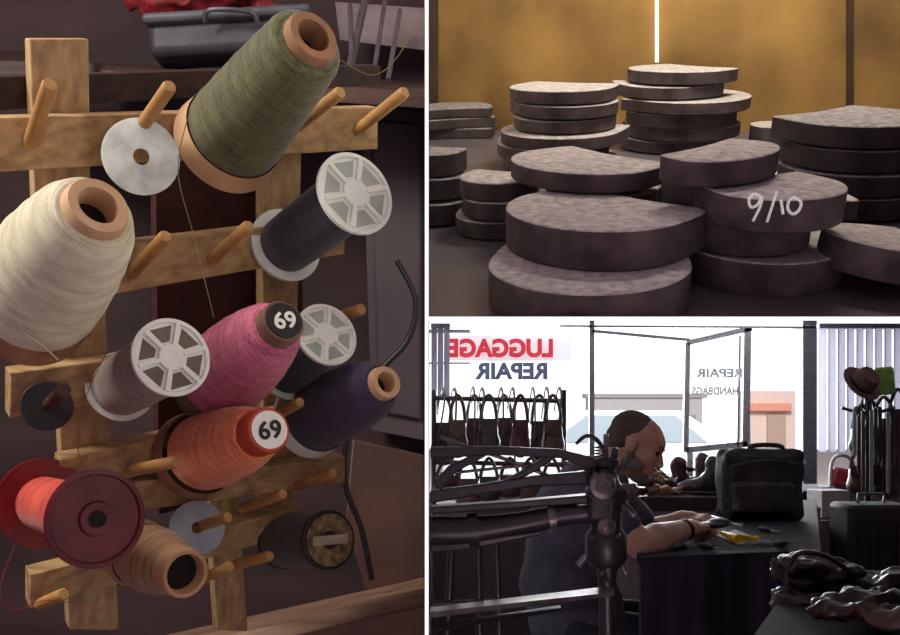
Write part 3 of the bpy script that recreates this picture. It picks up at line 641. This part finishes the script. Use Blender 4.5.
# ---- hanging bags
DR=4.6
rackb=Thing('display_rail','dark metal rail for hanging bags and straps','rail',Vector((W(500,470,DR).x,DR,0)))
for v in (398,462): rackb.w('rail_bar',tube([W(433,v,DR),W(565,v+3,DR)],.012,8),iron)
for u in (434,564): rackb.w('rail_post',tube([W(u,390,DR),Vector((W(u,420,DR).x,DR,0))],.014,8),iron)
lc=[mat('black_leather','#332a2f','#463b40',rough=.4,scale=20),mat('maroon_leather','#5a2a34','#40202a',rough=.45,scale=20),mat('brown_leather','#614840','#443230',rough=.45,scale=20)]
names=['small black leather handbag hanging by its strap','dark maroon leather handbag hanging on rail','dark brown leather bag hanging on rail']
def handbag(u,v,d,hgt,wd,k,grp='hanging leather bags'):
    T=Thing('handbag',names[k],'bag',W(u,v+hgt,d),grp)
    T.w('strap',tube(smoothpath([W(u-wd*.4,v+hgt*.4,d),W(u-wd*.28,v+5,d),W(u,v-5,d),W(u+wd*.28,v+5,d),W(u+wd*.4,v+hgt*.4,d)],4),.009,6),lc[k])
    top=v+hgt*.34;bot=v+hgt; px=d/F
    c=W(u,(top+bot)/2,d); hx=wd*.5*px; hz=(bot-top)*.5*px
    g=vox(merge(sphere(c-Vector((0,0,hz*.3)),(hx*1.15,.055,hz*.72)),box(c,(hx*1.7,.06,hz*1.7)),sphere(c+Vector((0,0,hz*.35)),(hx*.95,.045,hz*.6))),.011,7)
    T.w('bag_body',g,lc[k],recalc=False,angle=180)
    fl_=((u-wd*.42,top),(u+wd*.42,top),(u+wd*.4,top+hgt*.22),(u,top+hgt*.30),(u-wd*.4,top+hgt*.22))
    T.w('bag_flap',prism([W(a,b,d-.058) for a,b in fl_],[W(a,b,d-.045) for a,b in fl_]),lc[k],bevel=.003)
for j in range(8):
    handbag(442+j*16+random.uniform(-2,2),400,4.50 if j%2 else 4.68,random.uniform(52,68),random.uniform(19,25),(j*2)%3)
for j in range(6):
    handbag(447+j*21,463,4.55,random.uniform(34,46),random.uniform(22,27),(j+1)%3)
for j in range(9):
    u=438+j*15+random.uniform(-4,4)
    pts=[W(u-4,404+random.uniform(0,20),DR-.02),W(u,389,DR),W(u+3,400,DR-.12),W(u+random.uniform(-5,5),440+j%3*12,DR-.13)]
    solo('leather_strap','narrow leather strap draped over the rail','strap',tube(smoothpath(pts,5),.010,6,.4),lc[j%3],'draped leather straps')
solo('display_counter','dark wooden display counter below bags','counter',box((.22,5.3,.4),(.66,.4,.82)),mat('dark_counter','#3a2e32','#483a3e',rough=.6),bevel=.01)
# ---- table items
def onT(u,v,z=ZT): return tp(u,v,z)
bc=onT(765,521); dB=bc.y
T=Thing('laptop_bag','black nylon laptop bag with front pocket and handle','bag',bc)
bk=mat('black_nylon','#2c262f','#3c353e',rough=.7,scale=60,bump=.3)
def softbox(u0,v0,u1,v1,d,th,r=.03):
    a=W(u0,v1,d);b=W(u1,v0,d); c=(a+b)/2+Vector((0,th/2,0)); sx=(b.x-a.x)/2-r; sz=(b.z-a.z)/2-r; sy=max(th/2-r,.001)
    g=[sphere(c+Vector((i*sx,j*sy,k*sz)),(r,min(r,th/2),r)) for i in(-1,1) for j in(-1,1) for k in(-1,1)]
    g+=[box(c,(2*(sx+r*.95),2*sy+.004,2*sz)),box(c,(2*sx,2*sy+.004,2*(sz+r*.95))),box(c,(2*sx,2*sy+min(r,th/2)*1.6,2*sz)),sphere(c-Vector((0,0,sz*.1)),((sx+r)*1.0,th*.56,(sz+r)*.9))]
    return vox(merge(*g),.01,8)
T.w('bag_body',crumple(softbox(725,449,807,521,dB,.17),.012,9),bk,recalc=False,angle=180)
T.w('front_pocket',crumple(softbox(734,482,799,515,dB-.045,.07,.02),.008,12),mat('grey_black_nylon','#38323b','#484149',rough=.7),recalc=False,angle=180)
T.w('zipper',tube(smoothpath([W(730,466,dB-.02),W(765,460,dB-.02),W(802,464,dB-.02)],5),.003,6),ironw)
T.w('pocket_zipper',tube(smoothpath([W(737,486,dB-.055),W(766,484,dB-.06),W(796,486,dB-.055)],5),.003,6),ironw)
T.w('handle',tube(smoothpath([W(750,455,dB+.06),W(752,446,dB+.06),W(780,446,dB+.06),W(783,455,dB+.06)],5),.01,8),bk)
ZR=.945
rq=((632,4.15),(728,4.15),(728,4.6),(632,4.6))
solo('bench_riser','low dark wooden tray on the table holding shoes','tray',prism([W(u,420,d)+Vector((0,0,ZT-H)) for u,d in rq],[W(u,420,d)+Vector((0,0,ZR-H)) for u,d in rq]),mat('riser_wood','#4a3834','#342626'),bevel=.004)
def shoe(u,d,L_,m,rot,label,tall=.10):
    b=W(u,420,d); b.z=ZR+.012
    M=Matrix.Translation(b)@Matrix.Rotation(rot,4,'Z')
    T=Thing('shoe',label,'shoe',M,'shoes waiting for repair')
    T.l('sole',xf(sphere((0,0,.0),(1,1,1)),Matrix.Diagonal((L_/2,L_*.18,.012,1))),iron)
    up=merge(sphere((L_*.18,0,.03),(L_*.3,L_*.16,.035)),sphere((-L_*.2,0,.05),(L_*.24,L_*.15,.05)),capsule((-L_*.25,0,.05),(-L_*.27,0,tall),L_*.15,L_*.15),capsule((-L_*.2,0,.06),(L_*.15,0,.035),L_*.14,L_*.12))
    T.l('shoe_upper',crumple(vox(up,.008,3),.012,14),m,recalc=False,angle=180)
    T.l('lace',merge(*[tube([Vector((x,-.025,.075-x*.3)),Vector((x+.01,.025,.075-x*.3))],.003,6) for x in (0,.02,.04)]),mat('lace','#8a8488'))
for (u,d,r,lb,k,t) in [(699,4.28,2.5,'black leather ankle boot on tray',0,.14),(714,4.42,2.2,'black leather ankle boot beside bag',0,.13),(684,4.5,.9,'maroon leather shoe on tray',1,.13),(664,4.52,.2,'dark brown leather shoe on tray',2,.10),(704,4.54,1.2,'brown leather boot standing on tray',2,.15)]:
    shoe(u,d,.24,lc[k],r,lb,t)
lastm=mat('tan_leather_scrap','#c8a280','#95704f',rough=.6,scale=20)
for i,(u,v,r_) in enumerate([(640,491,.036),(652,490,.04),(664,491,.036),(648,482,.036),(660,480,.034),(674,491,.03),(670,482,.028),(656,474,.028)]):
    g=crumple(vox(merge(sphere((0,0,0),(r_*1.3,r_*.8,r_*.6)),capsule((0,0,0),(r_*1.2,.01,r_*.5),r_*.5,r_*.3)),.006,2),.014,30,i)
    p=W(u,v,4.2+.03*(i%3)); solo('leather_scrap','curled tan leather offcut in a pile','leather scrap',xf(g,Matrix.Translation(p)@Matrix.Rotation(i*1.1,4,'Z')),lastm if i%3 else lc[2],'pile of leather offcuts',recalc=False,angle=180)
tc_=onT(691,508)
T=Thing('twine_tin','round tin with a pale lid on table','tin',tc_)
T.l('tin_body',lathe([(0,0),(.055,0),(.057,.004),(.057,.04),(0,.04)],32),ironw)
T.l('tin_lid',lathe([(.06,.035),(.06,.055),(.055,.06),(.02,.062),(.015,.072),(0,.074)],32),mat('pale_tin','#c8bab4','#a59892',rough=.5,metal=.1))
pq=(onT(716,536),onT(738,545),onT(756,538),onT(735,530))
solo('paper_sheet','small white paper lying on table','paper',prism(pq,[p+Vector((0,0,.002)) for p in pq]),mat('paper','#c8c4c0','#b4b0ac'))
T=Thing('craft_knife','yellow handled craft knife on paper','knife',onT(740,538))
T.w('handle',tube([onT(722,533,ZT+.015),onT(738,539,ZT+.018),onT(757,538,ZT+.015)],[.008,.016,.009],10),mat('yellow_plastic','#f0b810','#e0a010',rough=.4,emis=.05))
T.w('blade',prism([onT(757,538,ZT+.012),onT(772,541,ZT+.01),onT(758,542,ZT+.012)],[onT(757,538,ZT+.015),onT(772,541,ZT+.013),onT(758,542,ZT+.015)]),steel)
T=Thing('shears','black handled shears lying on table','scissors',onT(722,521))
T.w('blade',tube([onT(712,517,ZT+.01),onT(742,526,ZT+.01)],[.008,.002],8,),steel); T.w('blade',tube([onT(712,521,ZT+.01),onT(744,524,ZT+.012)],[.007,.002],8),steel)
for i,(a,b) in enumerate([((700,545),(724,550)),((760,528),(780,532)),((672,548),(694,543)),((775,545),(796,541)),((744,515),(724,511))]):
    T=Thing('hand_tool','small leatherworking awl with dark wooden handle','tool',onT(*a,ZT),'small tools on the table')
    A=onT(*a,ZT+.012);B=onT(*b,ZT+.012)
    T.w('handle',tube([A,A.lerp(B,.3),A.lerp(B,.55)],[.008,.012,.007],10),woodd); T.w('tool_shaft',tube([A.lerp(B,.55),B],[.004,.002],8),steel)
solo('leather_piece','dark leather work piece held by the man','leather piece',xf(vox(merge(sphere((0,0,0),(.06,.04,.012)),sphere((.03,.01,.012),(.04,.03,.012))),.005,3),Matrix.Translation(W(712,525,3.17))),lc[0],recalc=False)
# ---- right side
px_=W(868,420,4.4).x
pole=Thing('coat_stand','dark stand hung with leather belts and bags','stand',Vector((px_,4.4,0)))
pole.l('pole',tube([Vector((0,0,0)),Vector((0,0,W(868,388,4.4).z))],.018,10),iron)
pole.l('foot',lathe([(0,0),(.22,0),(.22,.02),(.03,.05),(0,.05)],32),iron)
for a in range(8):
    an=a*math.pi/4; pole.l('hook_arm',tube([Vector((0,0,H+.02)),Vector((.13*math.cos(an),.1*math.sin(an),H+.06))],.008,8),iron)
for i in range(12):
    u=853+i*4.2; d=4.22+.03*(i%4); l=random.uniform(45,85); k=i%3
    a=W(u,410+random.uniform(-6,10),d)
    b5=(a,a+Vector((.018,.0,0)),a+Vector((.018,0,-l/F*d)),a+Vector((.009,0,-l/F*d-.02)),a+Vector((0,0,-l/F*d)))
    solo('leather_belt','narrow leather belt hanging on stand','belt',prism(b5,[p+Vector((0,.004,0)) for p in b5]),lc[k] if i%4 else mat('teal_belt','#8a9a98'),'hanging leather belts')
for j,(u,v,h_,w_) in enumerate([(862,410,46,24),(884,402,54,28),(872,430,56,30),(896,418,58,28),(860,450,46,24),(888,450,50,30),(898,394,44,22),(868,398,40,20)]):
    handbag(u,v,4.40+.07*(j%3),h_,w_,j%3,'bags hanging on the stand')
M_=Matrix.Translation(W(861,384,4.2))@Matrix.Rotation(.9,4,'X')@Matrix.Rotation(.35,4,'Y')
T=Thing('hat','brown felt hat with brim on stand','hat',M_)
hm=mat('brown_felt','#6a4a40','#503a32',rough=.9)
T.l('brim',lathe([(0,0),(.095,.0),(.098,.006),(.060,.006),(0,.006)],32),hm); T.l('crown',lathe([(.062,0),(.059,.045),(.048,.07),(.02,.062),(0,.06)],32),hm); T.l('hat_band',lathe([(.063,.006),(.0635,.018),(.062,.018)],32),BLK)
gq=((874,368),(893,366),(896,394),(873,396))
solo('green_bag','folded olive green bag on the stand','bag',prism([W(*p,4.35) for p in gq],[W(*p,4.45) for p in gq]),mat('green_fabric','#7a9a40','#628434'),bevel=.01)
T=Thing('suitcase','black ribbed trolley suitcase standing on floor','suitcase',Vector((W(872,600,3.6).x,3.6,0)))
zt=W(0,503,3.6).z; zb=W(0,590,3.6).z
T.w('case',box((W(872,0,3.6).x,3.6,(zt+zb)/2),(.27,.2,zt-zb)),bk,bevel=.02)
for k in range(5):
    T.w('rib',box((W(872,0,3.6).x-.1+.05*k,3.49,(zt+zb)/2-.02),(.012,.015,(zt-zb)*.75)),iron)
T.w('handle',tube([W(858,503,3.6),W(858,494,3.6),W(884,494,3.6),W(884,503,3.6)],.007,8),ironw)
solo('suitcase_stand','low dark wooden platform under suitcase','stand',box((W(872,0,3.6).x,3.65,zb/2),(.3,.3,zb)),dw)
cz=W(0,518,5.0).z
solo('storage_box','grey cardboard box on dark crate','box',box(W(828,503,5.0),(.17,.14,.15),Matrix.Rotation(.2,3,'Z')),mat('grey_card','#9a9696','#848084'),bevel=.003)
solo('crate','dark crate standing under box','crate',box((W(828,0,5.0).x,5.0,cz/2),(.26,.26,cz)),dw)
T=Thing('chair','chair with red cushion and pale metal frame','chair',Vector((W(842,0,5.5).x,5.5,0)))
cx=W(842,0,5.5).x; dC=5.5
T.w('cushion',box(W(842,478,dC),(.13,.05,.12),Matrix.Rotation(.2,3,'Y')),mat('red_vinyl_seat','#9a2a38','#7a202c'),bevel=.02)
T.w('frame',tube(smoothpath([W(830,490,dC),W(832,462,dC),W(842,455,dC),W(853,463,dC),W(855,490,dC)],5),.012,8),mat('pale_chrome','#b0aeb4',rough=.2,metal=.7))
T.w('leg',tube([W(830,490,dC),Vector((cx-.08,dC,0))],.012,8),iron);T.w('leg',tube([W(856,490,dC),Vector((cx+.08,dC,0))],.012,8),iron)
T.w('seat',box((cx,dC+.1,W(0,490,dC).z),(.3,.3,.04)),iron)
# near leather goods lower right, heaped on a cloth covered bench
dn=2.1
gl=mat('glossy_brown_leather','#352020','#4c2e2c',rough=.3,scale=14,bump=.8)
gl2=mat('worn_dark_leather','#4a3532','#2e2020',rough=.35,scale=12,bump=.6)
T=Thing('leather_bag','slouched glossy dark brown leather bag','bag',W(830,610,dn))
g=vox(merge(sphere(W(812,574,dn),(.09,.08,.04)),sphere(W(840,584,dn),(.10,.09,.045)),capsule(W(785,566,dn),W(860,590,dn),.03,.045),sphere(W(872,594,dn),(.07,.07,.045))),.006,2)
T.w('bag_body',crumple(g,.022,13),gl,recalc=False,angle=180)
T.w('bag_handle',tube(smoothpath([W(788,566,dn-.08),W(800,553,dn-.10),W(825,556,dn-.11),W(850,572,dn-.10),W(862,588,dn-.1)],6),.006,8),gl)
g=vox(merge(sphere(W(806,562,dn-.03),(.065,.06,.018)),sphere(W(834,570,dn-.04),(.07,.06,.020))),.005,2)
T.w('bag_flap',crumple(g,.02,16,3),gl2,recalc=False,angle=180)
for i,(u,v,d,rx,rz,m,lb) in enumerate([(868,602,1.75,.065,.022,gl2,'crumpled worn brown leather piece on bench'),(900,590,1.9,.06,.03,gl,'crumpled glossy leather piece on bench'),(838,612,1.7,.06,.016,gl,'flat folded dark leather piece on bench'),(800,604,1.95,.06,.018,gl2,'folded dark leather flap on bench'),(900,618,1.62,.06,.016,lc[2],'crumpled brown leather offcut on bench')]):
    g=vox(merge(sphere((0,0,0),(rx,.06,rz)),sphere((rx*.5,.01,rz*.6),(rx*.6,.05,rz*.7)),capsule((-rx*.8,-.02,0),(rx*.7,-.03,rz*.5),rz*.6,rz*.7)),.005,2)
    solo('leather_offcut',lb,'leather piece',xf(crumple(g,.02,18,i*2),Matrix.Translation(W(u,v,d))@Matrix.Rotation(i*.5,4,'Z')),m,'heaped leather pieces',recalc=False,angle=180)
T=Thing('side_bench','dark cloth covered bench under leather goods','table',Vector((1.2,2,0)))
sb=[W(745,640,1.55),W(1000,640,1.55),W(1000,610,2.35),W(800,610,2.35)]
for p in sb: p.z=H-.392
T.w('bench_top',prism([p-Vector((0,0,.03)) for p in sb],sb),cloth)
for p in sb:
    c=p.lerp((sb[0]+sb[2])/2,.1); T.w('leg',box((c.x,c.y,(p.z-.03)/2),(.05,.05,p.z-.03)),dw)

# ================= lights
def area(name,loc,tgt,size,power,c):
    l=bpy.data.lights.new(name,'AREA'); l.size=size; l.energy=power; l.color=c; o=bpy.data.objects.new(name,l)
    sc.collection.objects.link(o); o.location=loc; o.rotation_euler=(Vector(tgt)-Vector(loc)).to_track_quat('-Z','Y').to_euler(); return o
area('workshop_lamp',(-.75,.28,1.95),W(180,300,.7),.35,10,(1,.94,.82))
area('table_lamp',(.45,.9,2.05),W(640,190,.55),.3,17,(1,.96,.97))
area('plywood_lamp',(.22,.5,1.9),W(660,30,.95),.15,2.8,(1,.92,.74))
area('window_daylight',(1.5,6.7,1.9),(1.0,2.5,.9),2.0,200,(.95,.97,1))
area('street_daylight',(2.5,6.9,5.5),(3,16,0),3,3000,(1,1,.98))
area('shop_fill_lamp',(1.75,1.0,1.2),(.8,3.0,.95),.5,55,(.95,.78,.92))  # unseen fill added beside the view to lift the dark shop tones
area('shop_low_fill',(.45,.45,.65),(.5,3.2,1.0),.4,38,(.98,.76,.86))  # unseen fill added below the view to brighten man and machine
w=bpy.data.worlds.new('World'); sc.world=w; w.use_nodes=True; nt=w.node_tree; N=nt.nodes; Lk=nt.links
tc=N.new('ShaderNodeTexCoord'); sp=N.new('ShaderNodeSeparateXYZ'); Lk.new(tc.outputs['Generated'],sp.inputs[0])
mr=N.new('ShaderNodeMapRange'); mr.inputs[1].default_value=.5; mr.inputs[2].default_value=.85; Lk.new(sp.outputs[1],mr.inputs[0])
mx=N.new('ShaderNodeMix'); mx.data_type='RGBA'; Lk.new(mr.outputs[0],mx.inputs['Factor']); mx.inputs[6].default_value=(.31,.22,.27,1); mx.inputs[7].default_value=(1.6,1.6,1.55,1)
Lk.new(mx.outputs[2],N['Background'].inputs[0]); N['Background'].inputs[1].default_value=1.0
# camera
cd=bpy.data.cameras.new('Camera'); cam=bpy.data.objects.new('Camera',cd); sc.collection.objects.link(cam); sc.camera=cam
cam.location=(0,0,H); cam.rotation_euler=(math.pi/2,0,0); cd.lens=36; cd.sensor_width=36; cd.shift_y=(HZ-317.5)/900; cd.clip_start=.01
